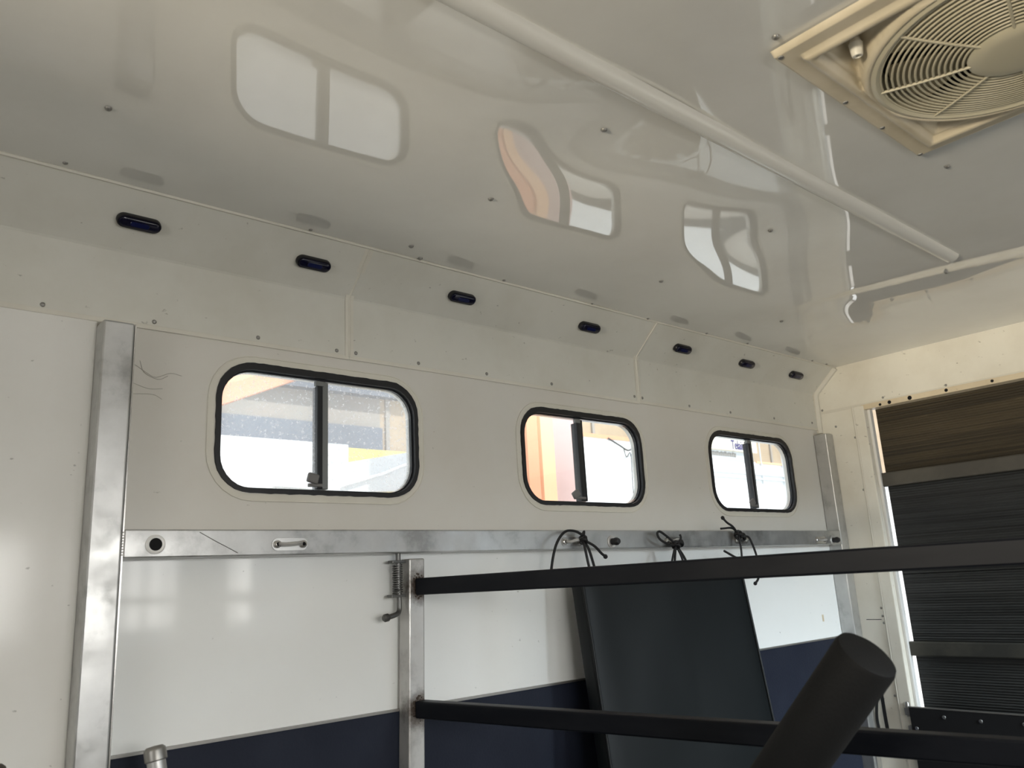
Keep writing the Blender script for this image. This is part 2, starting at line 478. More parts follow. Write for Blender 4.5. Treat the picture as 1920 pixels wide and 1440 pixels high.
# rivets: one little dome, linked copies
def dome_mesh(r, h):
    bm = bmesh.new(); lathe(bm, [(r, 0), (r * 0.85, h * 0.6), (r * 0.45, h), (0, h * 0.8)], (0, 0, 0), (0, 0, 1), 10)
    me = bpy.data.meshes.new('rivet'); bm.to_mesh(me); bm.free(); me.materials.append(M['rivet'])
    for p in me.polygons: p.use_smooth = True
    return me
rv = dome_mesh(0.0052, 0.0035)
scr = dome_mesh(0.0068, 0.0055)
def place(me, name, loc, nrm, parent, tw=0.0):
    o = bpy.data.objects.new(name, me); C.objects.link(o)
    o.matrix_world = Matrix.Translation(loc) @ Vector(nrm).to_track_quat('Z', 'Y').to_matrix().to_4x4()
    o.parent = parent
    return o
for x, z in [(-1.2, 2.056), (-.7, 2.056), (-.2, 2.056), (0.315, 2.056), (0.534, 2.057), (0.774, 2.059), (0.985, 2.058), (1.041, 2.059), (1.238, 2.059), (1.481, 2.06), (1.746, 2.061), (2.144, 2.064), (2.186, 2.063), (2.454, 2.061), (2.716, 2.062), (3.03, 2.067), (3.337, 2.074)]:
    place(rv, 'rivet', (x, -0.0045, z), (0, -1, 0), wall_back)

# cobweb hairs and scuffs beside the left post
bm = bmesh.new()
for pts in ([(.50, 1.955), (.525, 1.94), (.545, 1.932), (.575, 1.945), (.60, 1.942)], [(.51, 1.965), (.52, 1.94), (.55, 1.928), (.57, 1.938)], [(.495, 1.915), (.53, 1.905), (.56, 1.908)], [(.50, 1.89), (.54, 1.893), (.56, 1.884)]):
    tube(bm, smooth_path([(p[0], -.0012, p[1]) for p in pts], 4), .0004, 4)
o = obj('cobweb', bm, M['web'], wall_back); o['kind'] = 'stuff'
obj('tape_scrap', box(3.20, 3.212, -.001, 0, 1.235, 1.262), M['strip'], wall_back)
# ---- ceiling: glossy sheet, pulled in at its screws and slightly wavy
SCREWS = [(0.323, -0.385), (1.104, -0.18), (1.167, -0.129), (1.112, -0.497), (1.114, -0.852), (1.134, -1.225), (1.855, -1.212), (2.607, -0.912), (1.831, -0.777), (1.876, -0.374), (2.563, -0.361)]
EDGES = [(0.308, -0.143), (0.846, -0.131), (1.458, -0.132), (1.834, -0.124), (2.11, -0.125), (2.44, -0.127), (2.699, -0.131), (3.183, -0.130), (3.302, -0.130)]
FX, FY = 1.447, -1.484                         # roof vent centre
def sstep(a, b, t):
    t = max(0.0, min(1.0, (t - a) / (b - a))); return t * t * (3 - 2 * t)
def ceil_z(x, y):
    z = ZC
    for (sx, sy), amp, sg in zip(SCREWS, (.003, .001, .001, .0050, .0085, .003, .003, .002, .005, .004, .003), (.13, .1, .1, .12, .11, .15, .15, .09, .12, .12, .12)):
        d2 = (x - sx) ** 2 + (y - sy) ** 2
        z += amp * math.exp(-d2 / (2 * sg * sg))
    z += 0.0012 * math.sin(x * 3.3 + y * 2.1 + 0.6) * math.sin(y * 4.0 + 0.5) + 0.0008 * math.sin(x * 7.5 + 1.0 + y * 3)
    # crease where the last ceiling sheet starts
    k = sstep(-0.45, -0.62, y)
    z += k * (0.0115 * sstep(2.44 + .2 * max(0, -.65 - y), 2.545 + .25 * max(0, -.65 - y), x) - 0.0115 * sstep(2.75, 3.38, x))
    return z
bm = bmesh.new()
nx, ny = 250, 116
gv = [[bm.verts.new((XL + (XR + .02 - XL) * i / nx, YF + (-0.116 - YF) * j / ny, 0)) for j in range(ny + 1)] for i in range(nx + 1)]
for col_ in gv:
    for v_ in col_: v_.co.z = ceil_z(v_.co.x, v_.co.y)
for i in range(nx):
    for j in range(ny):
        cx, cy = gv[i][j].co.x + .01, gv[i][j].co.y + .01
        if max(abs(cx - FX), abs(cy - FY)) < 0.25: continue
        bm.faces.new((gv[i][j], gv[i][j + 1], gv[i + 1][j + 1], gv[i + 1][j]))
ceiling = struct(obj('ceiling', bm, M['ceil']))
for p in ceiling.data.polygons: p.use_smooth = True
for x, y in SCREWS: place(scr, 'screw', (x, y, ceil_z(x, y)), (0.15, 0.1, -1), ceiling)
for x, y in EDGES: place(rv, 'screw', (x, y, ceil_z(x, y)), (0, 0, -1), ceiling)
# roof skin above (keeps daylight out)
bm = bmesh.new(); hx = 0.26
bx(bm, XL - .05, FX - hx, YF - .05, 0.045, 2.36, 2.40); bx(bm, FX + hx, XR + .1, YF - .05, 0.045, 2.36, 2.40)
bx(bm, FX - hx, FX + hx, YF - .05, FY - hx, 2.36, 2.40); bx(bm, FX - hx, FX + hx, FY + hx, 0.045, 2.36, 2.40)
obj('roof_skin', bm, M['shell'], ceiling)

# ceiling trim: half-round strip along the room
bm = bmesh.new()
prof = [(-1.010, 2.3125), (-1.008, 2.303), (-1.000, 2.2955), (-0.988, 2.293), (-0.976, 2.296), (-0.966, 2.304), (-0.962, 2.3125)]
prism(bm, prof, 'x', XL, 2.447)
trim_1 = struct(obj('trim_1', bm, M['trim'], None, True))

# ---- floor
floor = struct(obj('floor', box(XL, XR + .1, YF, 0.0, -0.06, 0.0), M['floor']))

# ---- opposite wall with barred windows and the side doorway
wf = bmesh.new()
xs = [XL] + [t for wx, ww in WINF for t in (wx - ww / 2, wx + ww / 2)] + [2.60, 3.34, XR + .1]
zs = (1.25, 1.77)
for k in range(0, len(xs) - 1):
    a, b = xs[k], xs[k + 1]
    iswin = k in (1, 3, 5); isdoor = k == 7
    if isdoor: bx(wf, a, b, YF - .05, YF, 1.95, 2.40)
    elif iswin:
        bx(wf, a, b, YF - .05, YF, 0, zs[0]); bx(wf, a, b, YF - .05, YF, zs[1], 2.40)
    else: bx(wf, a, b, YF - .05, YF, 0, 2.40)
wall_front = struct(obj('wall_front', wf, M['front']))
for i, (wx, ww) in enumerate(WINF):
    e = struct_empty('window_%d' % (4 + i), (wx, YF - .02, zs[0]))
    nb = 5
    for k in range(nb):
        bm = bmesh.new(); x = wx - ww / 2 + ww * (k + .5) / nb; tube(bm, [(x, YF - .02, zs[0]), (x, YF - .02, zs[1])], 0.011, 8)
        obj('window_bar', bm, M['white'], e, True)
    obj('cross_bar', box(wx - ww / 2, wx + ww / 2, YF - .035, YF - .012, 1.455, 1.485), M['white'], e)
# ---- left end wall with groom doorway
wl = bmesh.new()
bx(wl, XL - .05, XL, YF - .05, -1.80, 0, 2.40); bx(wl, XL - .05, XL, -0.90, 0.045, 0, 2.40); bx(wl, XL - .05, XL, -1.80, -0.90, 2.12, 2.40)
wall_left = struct(obj('wall_left', wl, M['front']))

obj('light_baffle', box(XL - .045, XL - .010, -1.80, -0.90, 0.0, 1.15, .004), M['front'], wall_left)  # unseen board added to keep the fill lamp off the lower end wall
# ---- right end wall: header, jamb, doorway with the closed ramp
wr = bmesh.new()
bx(wr, XR, XR + .03, YF, 0.0, 2.121, 2.40)
wall_right = struct(obj('wall_right', wr, M['endw']))
obj('jamb_panel', box(XR, XR + .03, -0.165, 0.0, 0.0, 2.120), M['endw'], wall_right)
obj('jamb_panel', box(XR, XR + .03, YF, YF + .22, 0.0, 2.120), M['endw'], wall_right)
bm = bmesh.new(); tube(bm, [(XR - .001, -0.1675, z) for z in (0.0, 0.7, 1.4, 2.119)], 0.0055, 8)
obj('jamb_bead', bm, M['bead'], wall_right, True)
obj('jamb_edge', box(XR - .006, XR + .045, -0.218, -0.170, 0.0, 2.118, 0.004), M['endw'], wall_right)
obj('jamb_stop', box(XR + .020, XR + .048, -0.231, -0.218, 0.0, 2.100, 0.003), M['white'], wall_right)
bm = bmesh.new()
bx(bm, XR - .004, XR + .05, YF + .2, -0.205, 2.098, 2.1205, 0.002)
obj('header_strip', bm, M['strip'], wall_right)
bm = bmesh.new()
bx(bm, XR - .0025, XR, YF, -0.01, 2.114, 2.126, 0.001)
obj('header_sealant', bm, M['bead'], wall_right)
for y, z, r_ in ((-0.33, 2.108, .008), (-0.415, 2.109, .009), (-0.56, 2.110, .007), (-0.29, 2.106, .006), (-.73, 2.11, .006)):
    bm = bmesh.new(); lathe(bm, [(r_, 0), (r_ * .7, .002), (0, .0025)], (XR - .004, y, z), (-1, 0, 0), 10)
    obj('drill_hole', bm, M['hole'], wall_right)
for y, z in [(-0.305, 2.134), (-0.561, 2.131), (-0.028, 2.132), (-0.08, 2.049), (-0.159, 1.987), (-0.160, 1.761), (-0.155, 1.275), (-0.156, 1.243), (-0.157, 1.216), (-0.155, 0.935)]:
    place(rv, 'rivet', (XR, y, z), (-1, 0, 0), wall_right)
obj('panel_joint', box(XR - .0008, XR, -0.150, -0.085, 1.228, 1.2305), M['hole'], wall_right)

ramp_d = struct_empty('door_1', (XR + .06, -1.2, 0))
RY0, RY1 = YF + .24, -0.2365
xr = XR + .062
obj('backing_board', box(xr + .001, xr + .04, RY0, RY1, 0.0, 2.13), M['hole'], ramp_d)
def sheet(z0, z1, m_, dx=0.0): obj('rubber_sheet', box(xr - .008 + dx, xr, RY0, RY1 - .004, z0, z1, 0.0015), m_, ramp_d)
sheet(1.822, 2.125, M['brownrib']); sheet(1.478, 1.768, M['blackrib']); sheet(1.405, 1.476, M['blackrib'], .001); sheet(1.143, 1.403, M['blackrib'])
sheet(0.78, 1.088, M['blackrib']); sheet(0.40, .72, M['blackrib']); sheet(0.05, .34, M['blackrib'])
def batten(z0, z1, m_): obj('batten', box(xr - .030, xr, RY0, RY1 + .012, z0, z1, 0.005), m_, ramp_d)
batten(1.766, 1.824, M['batten']); batten(1.086, 1.141, M['batten2']); batten(.72, .775, M['batten2']); batten(.345, .4, M['batten2'])

# ---- windows of the back wall
def window(i, x0, x1, z0, z1, glass, xm):
    e = struct_empty('window_%d' % i, ((x0 + x1) / 2, 0, z0))
    r = 0.078
    oL, iL = rrect(x0 - .010, x1 + .010, z0 - .009, z1 + .012, r + .008), rrect(x0 + .001, x1 - .001, z0 + .001, z1 - .004, r - .003)
    bm = bmesh.new(); ring_xz(bm, dense(oL), dense_match(oL, iL), -0.006, 0.014, 0.0018)
    obj('rubber_seal', bm, M['black'], e)
    f0, f1 = rrect(x0 + .000, x1 - .000, z0 + .000, z1 - .002, r - .002), rrect(x0 + .005, x1 - .005, z0 + .004, z1 - .008, r - .006)
    bm = bmesh.new(); ring_xz(bm, f0, f1, 0.006, 0.016); obj('inner_frame', bm, M['frame'], e)
    bm = bmesh.new(); ring_xz(bm, f0, f1, 0.0165, 0.031); obj('outer_frame', bm, M['white'], e, label='pale outer frame')
    # painted-over sealant ring round the opening
    s0, s1 = rrect(x0 - .029, x1 + .029, z0 - .027, z1 + .029, r + .03), rrect(x0 - .013, x1 + .013, z0 - .011, z1 + .013, r + .011)
    bm = bmesh.new(); ring_xz(bm, s0, s1, -0.0018, 0.0005); obj('sealant_ring', bm, M['bead'], e)
    bm = bmesh.new(); tube(bm, [(p[0], -0.002, p[1]) for p in s0], 0.0017, 5, closed=True); obj('sealant_edge', bm, M['bead'], e, True)
    # panes: left one slides in the front channel, right one is fixed
    def pane(a, b, y):
        bm = bmesh.new(); L_ = [(max(a, min(b, p[0])), p[1]) for p in f1]
        prism(bm, L_, 'y', y, y + .003); bmesh.ops.remove_doubles(bm, verts=bm.verts, dist=1e-6); bmesh.ops.dissolve_degenerate(bm, dist=1e-6, edges=bm.edges)
        return bm
    obj('pane', pane(x0, xm, 0.012), glass, e); obj('pane', pane(xm, x1, 0.020), glass, e)
    zt, zb = z1 - .010, z0 + .006
    obj('mullion', box(xm - .011, xm + .004, 0.000, 0.028, zb, zt - .012, .002), M['frame'], e)
    obj('mullion_post', box(xm + .004, xm + .022, 0.006, 0.030, zb, zt, .002), M['framegrey'] if i != 2 else M['frame'], e)
    obj('mullion_clip', box(xm - .015, xm + .008, 0.001, 0.012, zt - .012, zt, .001), M['framegrey'], e)
    # latch near the foot of the mullion
    bm = bmesh.new()
    T = Matrix.Translation((xm - .030, -0.004, zb)) @ Matrix.Rotation(0.25 if i == 1 else -.55, 4, 'Y')
    bx(bm, -.017, .012, -.010, 0.002, 0.012, .036, .004, T)
    bx(bm, -.006, .030, -.004, 0.006, 0.004, .012, .0015, Matrix.Translation((xm - .030, -0.004, zb)))
    obj('latch', bm, M['latch'], e)
def dense_match(oL, iL, step=0.012):
    out = []; n = len(oL)
    for k in range(n):
        a, b = Vector(oL[k]), Vector(oL[(k + 1) % n]); c, d = Vector(iL[k]), Vector(iL[(k + 1) % n])
        m_ = max(1, int((b - a).length / step))
        for i in range(m_): out.append(tuple(c.lerp(d, i / m_)))
    return out
for i, ((x0, x1, z0, z1), g, xm) in enumerate(zip(WIN, (M['glass_dusty'], M['glass'], M['glass']), (0.945, 1.862, 2.832))):
    window(i + 1, x0, x1, z0, z1, g, xm)

# ================================================================== OUTSIDE
ground = struct(obj('yard_ground', box(-10, 26, -12, 24, -0.75, -0.65), M['ground']))
ground['label'] = 'pale concrete yard outside the windows'

# orange steel column just outside the middle window
t = thing('steel_column', 'orange painted steel column standing outside the middle window', 'column', (3.2, 1.6, -0.65))
YC = 1.62
bm = bmesh.new(); prism(bm, [(3.075, YC + .20), (3.075, YC + .03), (3.10, YC), (3.185, YC), (3.19, YC + .012), (3.19, YC + .20)], 'z', -0.65, 5)
obj('column_face', bm, M['orange'], t)
bm = bmesh.new(); prism(bm, [(3.193, YC + .20), (3.193, YC + .035), (3.215, YC + .004), (3.315, YC + .004), (3.325, YC + .012), (3.325, YC + .20)], 'z', -0.65, 5)
obj('column_face', bm, M['orangepale'], t, label='paler orange right half of the column')
bm = bmesh.new(); prism(bm, [(3.328, YC + .05), (3.60, YC + .05), (3.60, YC + .10), (3.328, YC + .10)], 'z', -0.65, 5)
obj('column_plate', bm, M['pink'], t, label='dusty pink flat plate beside the orange column')

# white lorry body behind windows two and three
t = lorry = thing('lorry_body', 'white lorry body with two mouldings seen through the far right window', 'lorry', (7.2, 3.0, -0.65))
obj('side_panel', box(4.75, 12.0, 3.0, 3.06, -0.38, 2.575), M['outwhite'], t)
obj('side_panel', box(4.75, 6.45, 3.0, 3.06, 2.575, 2.655), M['outwhite'], t)
obj('orange_strip', box(4.75, 6.45, 2.99, 3.05, 2.655, 2.69), M['orange'], t, label='orange strip along the top edge')
obj('grey_band', box(6.45, 7.56, 2.985, 3.04, 2.575, 2.665), M['outpale'], t, label='grey band below the cream sign')
obj('moulding', box(6.45, 12.0, 2.975, 3.0, 2.435, 2.452), M['outpale'], t); obj('moulding', box(6.45, 12.0, 2.975, 3.0, 2.388, 2.403), M['outpale'], t)
obj('orange_strip', box(7.62, 12, 2.985, 3.0, 2.565, 2.585), M['orangepale'], t)
bm = bmesh.new()
for dx in (0, .42): tube(bm, [(7.70 + dx, 2.985, .4), (7.70 + dx, 2.985, 3.1)], .008, 6)
obj('corner_rod', bm, M['outpale'], t)
for xw in (6.0, 9.5):
    bm = bmesh.new(); lathe(bm, [(0, 0), (.3, 0), (.45, .03), (.5, .1), (.5, .25), (0, .25)], (xw, 2.98, -0.15), (0, 1, 0), 24); obj('wheel', bm, M['black'], t, True)
obj('chassis', box(4.9, 11.8, 3.02, 3.9, 0.1, 0.35), M['dark'], t)
obj('cargo_box', box(4.76, 11.99, 3.06, 4.2, 0.35, 2.56), M['outwhite'], t)

# cream fascia sign
t = thing('fascia_sign', 'cream sign board with violet lettering in the far right window', 'sign', (7.0, 2.98, 2.67))
obj('board', box(6.45, 7.60, 2.955, 2.974, 2.666, 3.05), M['cream'], t)
def text_mesh(s, size, ext):
    cu = bpy.data.curves.new('txt', 'FONT'); cu.body = s; cu.size = size; cu.extrude = ext; cu.offset = 0.002
    o = bpy.data.objects.new('txt', cu); C.objects.link(o)
    dg = bpy.context.evaluated_depsgraph_get(); dg.update()
    me = bpy.data.meshes.new_from_object(o.evaluated_get(dg))
    bpy.data.objects.remove(o); bpy.data.curves.remove(cu)
    return me
me = text_mesh('Telair', 0.132, 0.002); me.materials.clear(); me.materials.append(M['ink'])
o = bpy.data.objects.new('lettering', me); C.objects.link(o); o.parent = t; o.matrix_parent_inverse = Matrix.Translation(-t.location)
o.matrix_basis = Matrix.Translation((7.135, 2.953, 2.684)) @ Matrix.Rotation(PI / 2, 4, 'X') @ Matrix.Diagonal((0.74, 1, 1, 1))
bm = bmesh.new(); x = 6.70
while x < 7.22:
    ww = random.uniform(.018, .03); hh = random.uniform(.036, .05); bx(bm, x, x + ww, 2.980, 2.986, 2.605, 2.605 + hh); x += ww + .010
obj('small_lettering', bm, M['greyink'], lorry)

# white trailer behind the first window
t = thing('white_trailer', 'blinding white trailer side with yellow end behind the large left window', 'trailer', (2.2, 3.0, -0.65))
obj('side_panel', box(-2.0, 2.72, 3.0, 3.06, 0.3, 2.425), M['outwhite'], t)
obj('yellow_end', box(2.72, 3.35, 3.0, 3.06, 1.2, 2.405), M['yellow'], t, label='yellow end panel')
obj('lower_end', box(2.72, 3.35, 3.0, 3.06, 0.3, 1.2), M['outgrey'], t)
for xw in (-.5, 1.2):
    bm = bmesh.new(); lathe(bm, [(0, 0), (.25, 0), (.38, .03), (.42, .1), (.42, .2), (0, .2)], (xw, 2.98, -0.23), (0, 1, 0), 24); obj('wheel', bm, M['black'], t, True)
obj('cargo_box', box(-1.99, 3.34, 3.06, 4.1, 0.1, 2.39), M['outwhite'], t)
# grey sloped tarpaulin in front of it
t = thing('sloping_tarpaulin', 'pale grey sloping sheet below the yellow panel in the left window', 'tarpaulin', (2.5, 2.7, -0.65))
bm = bmesh.new(); prism(bm, [(2.02, 2.07), (2.40, 2.215), (3.30, 2.40), (3.30, 2.10), (2.55, 2.05)], 'y', 2.60, 2.68)
obj('sheet', bm, M['outpale'], t)
bm = bmesh.new(); tube(bm, [(2.45, 2.58, 2.09), (2.72, 2.58, 2.17), (3.0, 2.58, 2.28), (3.3, 2.58, 2.37)], .010, 6); obj('rope', bm, M['outwhite'], t)
for xx in (2.60, 3.25):
    bm = bmesh.new(); tube(bm, [(xx, 2.64, -.65), (xx, 2.64, 2.10)], .03, 8); obj('support_pole', bm, M['outgrey'], t)
# grey vehicle low outside the first window (shows in the ceiling's reflection)
t = thing('grey_van', 'low grey van outside the left window, mirrored in the glossy ceiling', 'van', (1.7, 1.6, -0.65))
bm = bmesh.new(); prism(bm, [(0.55, 0.0), (0.55, .55), (.85, .72), (1.25, 1.12), (2.35, 1.14), (2.62, .75), (2.66, 0.0)], 'y', 1.05, 2.3)
bmesh.ops.translate(bm, verts=bm.verts, vec=(0, 0, -.35)); obj('body', bm, M['outgrey'], t)
for xw in (.95, 2.25):
    bm = bmesh.new(); lathe(bm, [(0, 0), (.2, 0), (.29, .03), (.31, .1), (.31, .2), (0, .2)], (xw, 1.0, -0.34), (0, 1, 0), 24); obj('wheel', bm, M['black'], t, True)
bm = bmesh.new(); prism(bm, [(1.28, .70), (1.02, .42), (2.5, .42), (2.32, .72)], 'y', 1.03, 1.05); obj('side_glass', bm, M['dark'], t)

# brown shed across the yard
t = thing('brown_shed', 'brown clad shed behind the white vehicles outside the windows', 'shed', (5, 4.6, -0.65))
obj('cladding', box(3.9, 16, 4.5, 4.6, -0.65, 6.5), M['brown'], t)
obj('cladding', box(-4, 3.9, 4.5, 4.6, -0.65, 3.25), M['clad'], t, label='grey brown cladding')
obj('eaves_band', box(-4, 3.9, 4.46, 4.5, 2.60, 2.90), M['dark'], t, label='dark blue grey band')
obj('upper_band', box(-4, 4.2, 4.40, 4.5, 3.18, 3.6), M['dark'], t, label='dark blue grey band')
for k in range(13):
    obj('batten_strip', box(3.95 + k * .92, 3.99 + k * .92, 4.48, 4.5, 2.5, 6.4), M['clad'], t)
obj('roof', box(-4.2, 16.2, 4.3, 7.5, 6.5, 6.6), M['outgrey'], t)
obj('end_frame', box(-4, 3.9, 4.6, 4.7, 3.25, 6.5), M['clad'], t)
# orange beam crossing high behind the first window
t = thing('orange_beam', 'orange roof beam crossing the top corner of the left window', 'beam', (2.1, 3.4, 2.9))
bm = bmesh.new()
T = Matrix.Translation((1.70, 3.3, 2.585)) @ Matrix.Rotation(math.radians(-24), 4, 'Y')
bx(bm, -1.2, 1.9, -.05, .05, -.02, .10, .004, T); obj('lower_flange', bm, M['orange'], t)
bm = bmesh.new(); bx(bm, -1.2, 1.9, -.02, .04, .10, .30, .004, T); obj('web', bm, M['orangepale'], t)
bm = bmesh.new(); tube(bm, [(.62, 3.34, -.65), (.62, 3.34, 2.3)], .05, 10); obj('prop', bm, M['orange'], t)
# wires behind the middle window
t = thing('cable_bundle', 'dark cable loop hanging on the white lorry in the middle window', 'cable', (5.6, 2.98, 2.6))
bm = bmesh.new(); tube(bm, smooth_path([(5.30, 2.98, 2.66), (5.42, 2.96, 2.60), (5.52, 2.95, 2.56), (5.62, 2.95, 2.60), (5.72, 2.97, 2.57)]), .008, 6); obj('cable', bm, M['wire'], t)
bm = bmesh.new(); tube(bm, smooth_path([(5.47, 2.96, 2.58), (5.50, 2.96, 2.50), (5.56, 2.96, 2.53), (5.55, 2.96, 2.2), (5.55, 2.97, 1.6)]), .005, 6); obj('cable', bm, M['wire'], t)
bm = bmesh.new(); tube(bm, smooth_path([(5.66, 2.97, 2.58), (5.69, 2.97, 2.48), (5.70, 2.97, 2.36), (5.78, 2.97, 2.35)]), .010, 6); obj('cable', bm, M['wire'], t)

# ================================================================== FRAME OF POSTS AND RAIL
t = thing('aluminium_post', 'tall dented aluminium box post at the left of the large window', 'post', (0.449, -0.03, 0))
obj('post_body', box(0.4185, 0.4795, -0.060, -0.003, 0.0, 2.028, 0.004), M['alu'], t)
obj('edge_lip', box(0.4797, 0.4825, -0.060, -0.001, 0.0, 2.026), M['chrome'], t)
t = thing('aluminium_post', 'short aluminium corner post beside the ramp doorway', 'post', (3.368, -0.03, 0))
obj('post_body', box(3.338, 3.399, -0.060, -0.001, 0.0, 2.018, 0.0035), M['alu'], t)
obj('latch_plate', box(3.352, 3.385, -0.064, -0.060, 0.66, 0.775, .003), M['chrome'], t)
t = thing('aluminium_rail', 'long aluminium box rail crossing the wall below the windows', 'rail', (1.9, -0.03, 1.54))
obj('rail_body', box(0.4827, 3.3375, -0.060, -0.001, 1.541, 1.598, 0.003), M['alu'], t)
bm = bmesh.new()
for k in range(9): bx(bm, .480, .4835, -.0612, -.0598, 1.546 + k * .0055, 1.549 + k * .0055)
obj('weld_seam', bm, M['rivet'], t)

bm = bmesh.new(); tube(bm, smooth_path([(.632, -.0603, 1.592), (.665, -.0603, 1.574), (.70, -.0603, 1.556), (.715, -.0603, 1.548)]), .0008, 4); obj('scratch', bm, M['rivet'], t)
# ---- tie rings and sockets on the rail
def tie_ring(x, z, label, parts_full=True, tilt=0.0):
    t = thing('tie_ring', label, 'tie ring', (x, -0.060, z), 'tie rings screwed to the rail')
    bm = bmesh.new(); prism(bm, rrect(x - .043, x + .043, z - .0135, z + .0135, .0130, 5), 'y', -0.063, -0.0602); obj('plate', bm, M['chrome'], t)
    for s in (-1, 1):
        bm = bmesh.new(); lathe(bm, [(.0085, 0), (.0085, .004), (.006, .006), (.0045, .0065), (.0045, .003), (0, .003)], (x + s * .031, -.063, z), (0, -1, 0), 16); obj('eyelet', bm, M['chrome'], t, True)
        bm = bmesh.new(); lathe(bm, [(.0045, .0035), (0, .0045)], (x + s * .031, -.063, z), (0, -1, 0), 10); obj('screw_head', bm, M['hole'], t)
    bm = bmesh.new(); tube(bm, smooth_path([(x - .026, -.064, z + .001), (x - .018, -.076, z - .001), (x, -.084, z + tilt * .4), (x + .018, -.076, z + .001), (x + .026, -.064, z + .003)]), .0045, 8); obj('ring_bar', bm, M['steel'], t, True)
    return t
tie_ring(0.835, 1.565, 'empty steel tie ring plate on the rail left of the gate')
tie_ring(1.730, 1.5635, 'tie ring holding the first cord, nearest the gate', tilt=.01)
tie_ring(2.205, 1.562, 'tie ring holding the looped middle cord', tilt=.01)
tie_ring(2.600, 1.563, 'tie ring hidden behind the third knotted cord')
tie_ring(3.165, 1.559, 'empty tie ring at the right end of the rail by the corner post')

t = thing('locking_socket', 'round socket with pale ring and black hole on the rail near left post', 'socket', (0.543, -.060, 1.5675), 'sockets along the rail')
bm = bmesh.new(); lathe(bm, [(.0195, 0), (.0195, .003), (.017, .005), (.0128, .004)], (0.543, -.060, 1.5675), (0, -1, 0), 28); obj('ring', bm, M['white'], t, True)
bm = bmesh.new(); lathe(bm, [(.0130, .0036), (.006, .0030), (0, .0030)], (0.543, -.060, 1.5675), (0, -1, 0), 24); obj('hole', bm, M['hole'], t)
def pin_socket(x, z, label):
    t = thing('locking_socket', label, 'socket', (x, -.060, z), 'sockets along the rail')
    bm = bmesh.new(); lathe(bm, [(.0195, 0), (.0195, .003), (.017, .005), (.010, .004), (0, .004)], (x, -.060, z), (0, -1, 0), 24); obj('ring', bm, M['steel'], t, True)
    bm = bmesh.new(); lathe(bm, [(.0105, .004), (.0105, .016), (.012, .017), (.012, .024), (.008, .031), (0, .033)], (x, -.060, z), (0, -1, 0), 16); obj('pin', bm, M['black'], t, True)
pin_socket(1.905, 1.562, 'socket with black pin between the first two cords on the rail')
pin_socket(3.262, 1.5575, 'socket with black pin at the right end of the rail')

# ---- black cords
def cordthing(label, loc): return thing('bungee_cord', label, 'cord', loc, 'black cords knotted to the rail')
def knot(bm, c, r, cr=.0045):
    for k, (ax, ph) in enumerate((((1, .3, .2), 0), ((.2, 1, .5), 1), ((.3, -.4, 1), 2))):
        a = Vector(ax).normalized(); u = a.orthogonal().normalized(); w_ = a.cross(u)
        tube(bm, [Vector(c) + (u * math.cos(2 * PI * i / 14) + w_ * math.sin(2 * PI * i / 14)) * r + a * .003 * math.sin(i) for i in range(14)], cr, 6, closed=True)
def cord(bm, pts, r=.0040): tube(bm, smooth_path(pts), r, 6)
def stub(bm, p, d):
    p = Vector(p); d = Vector(d).normalized(); tube(bm, [p - d * .005, p, p + d * .006], [.0045, .0072, .006], 6)

c = Vector((1.752, -.088, 1.567))
t = cordthing('black cord arching left from the knot nearest the gate', c)
bm = bmesh.new(); knot(bm, c, .011); cord(bm, [c + Vector((-.005, 0, .01)), c + Vector((.002, -.004, .024)), c + Vector((.004, .002, .006))]); obj('knot', bm, M['cord'], t, True)
bm = bmesh.new(); cord(bm, [c + Vector((-.004, -.002, .014)), (1.715, -.092, 1.592), (1.672, -.095, 1.590), (1.635, -.098, 1.560), (1.612, -.10, 1.515), (1.598, -.10, 1.46)]); obj('arching_end', bm, M['cord'], t, True)
bm = bmesh.new(); cord(bm, [c, (1.750, -.095, 1.54), (1.755, -.098, 1.50), (1.762, -.10, 1.463)]); obj('hanging_strand', bm, M['cord'], t, True)
bm = bmesh.new(); cord(bm, [c, (1.768, -.092, 1.54), (1.778, -.096, 1.50), (1.785, -.10, 1.463)]); obj('hanging_strand', bm, M['cord'], t, True)
bm = bmesh.new(); cord(bm, [c, (1.790, -.095, 1.548), (1.815, -.098, 1.526), (1.829, -.099, 1.517)]); stub(bm, (1.829, -.099, 1.517), (1, 0, -.7)); obj('tail', bm, M['cord'], t, True)

c = Vector((2.186, -.088, 1.547))
t = cordthing('black cord with a loose loop and bow knot, middle of three', c)
bm = bmesh.new(); knot(bm, c, .012); knot(bm, c + Vector((.022, 0, .006)), .010); cord(bm, [c + Vector((.015, 0, .0)), c + Vector((.024, -.004, .022)), c + Vector((.026, 0, .034))]); obj('knot', bm, M['cord'], t, True)
bm = bmesh.new(); cord(bm, [c, c + Vector((-.04, -.004, .002)), c + Vector((-.085, -.006, .018)), c + Vector((-.098, -.006, .036)), c + Vector((-.082, -.004, .044)), c + Vector((-.045, -.002, .028)), c + Vector((-.008, 0, .008))]); obj('loop', bm, M['cord'], t, True)
for dx, dz in ((-.055, -.075), (-.035, -.078), (.028, -.08), (.050, -.078)):
    bm = bmesh.new(); cord(bm, [c + Vector((dx * .1, 0, -.005)), c + Vector((dx * .55, -.006, dz * .5)), c + Vector((dx, -.010, dz * 1.1))]); obj('hanging_strand', bm, M['cord'], t, True)

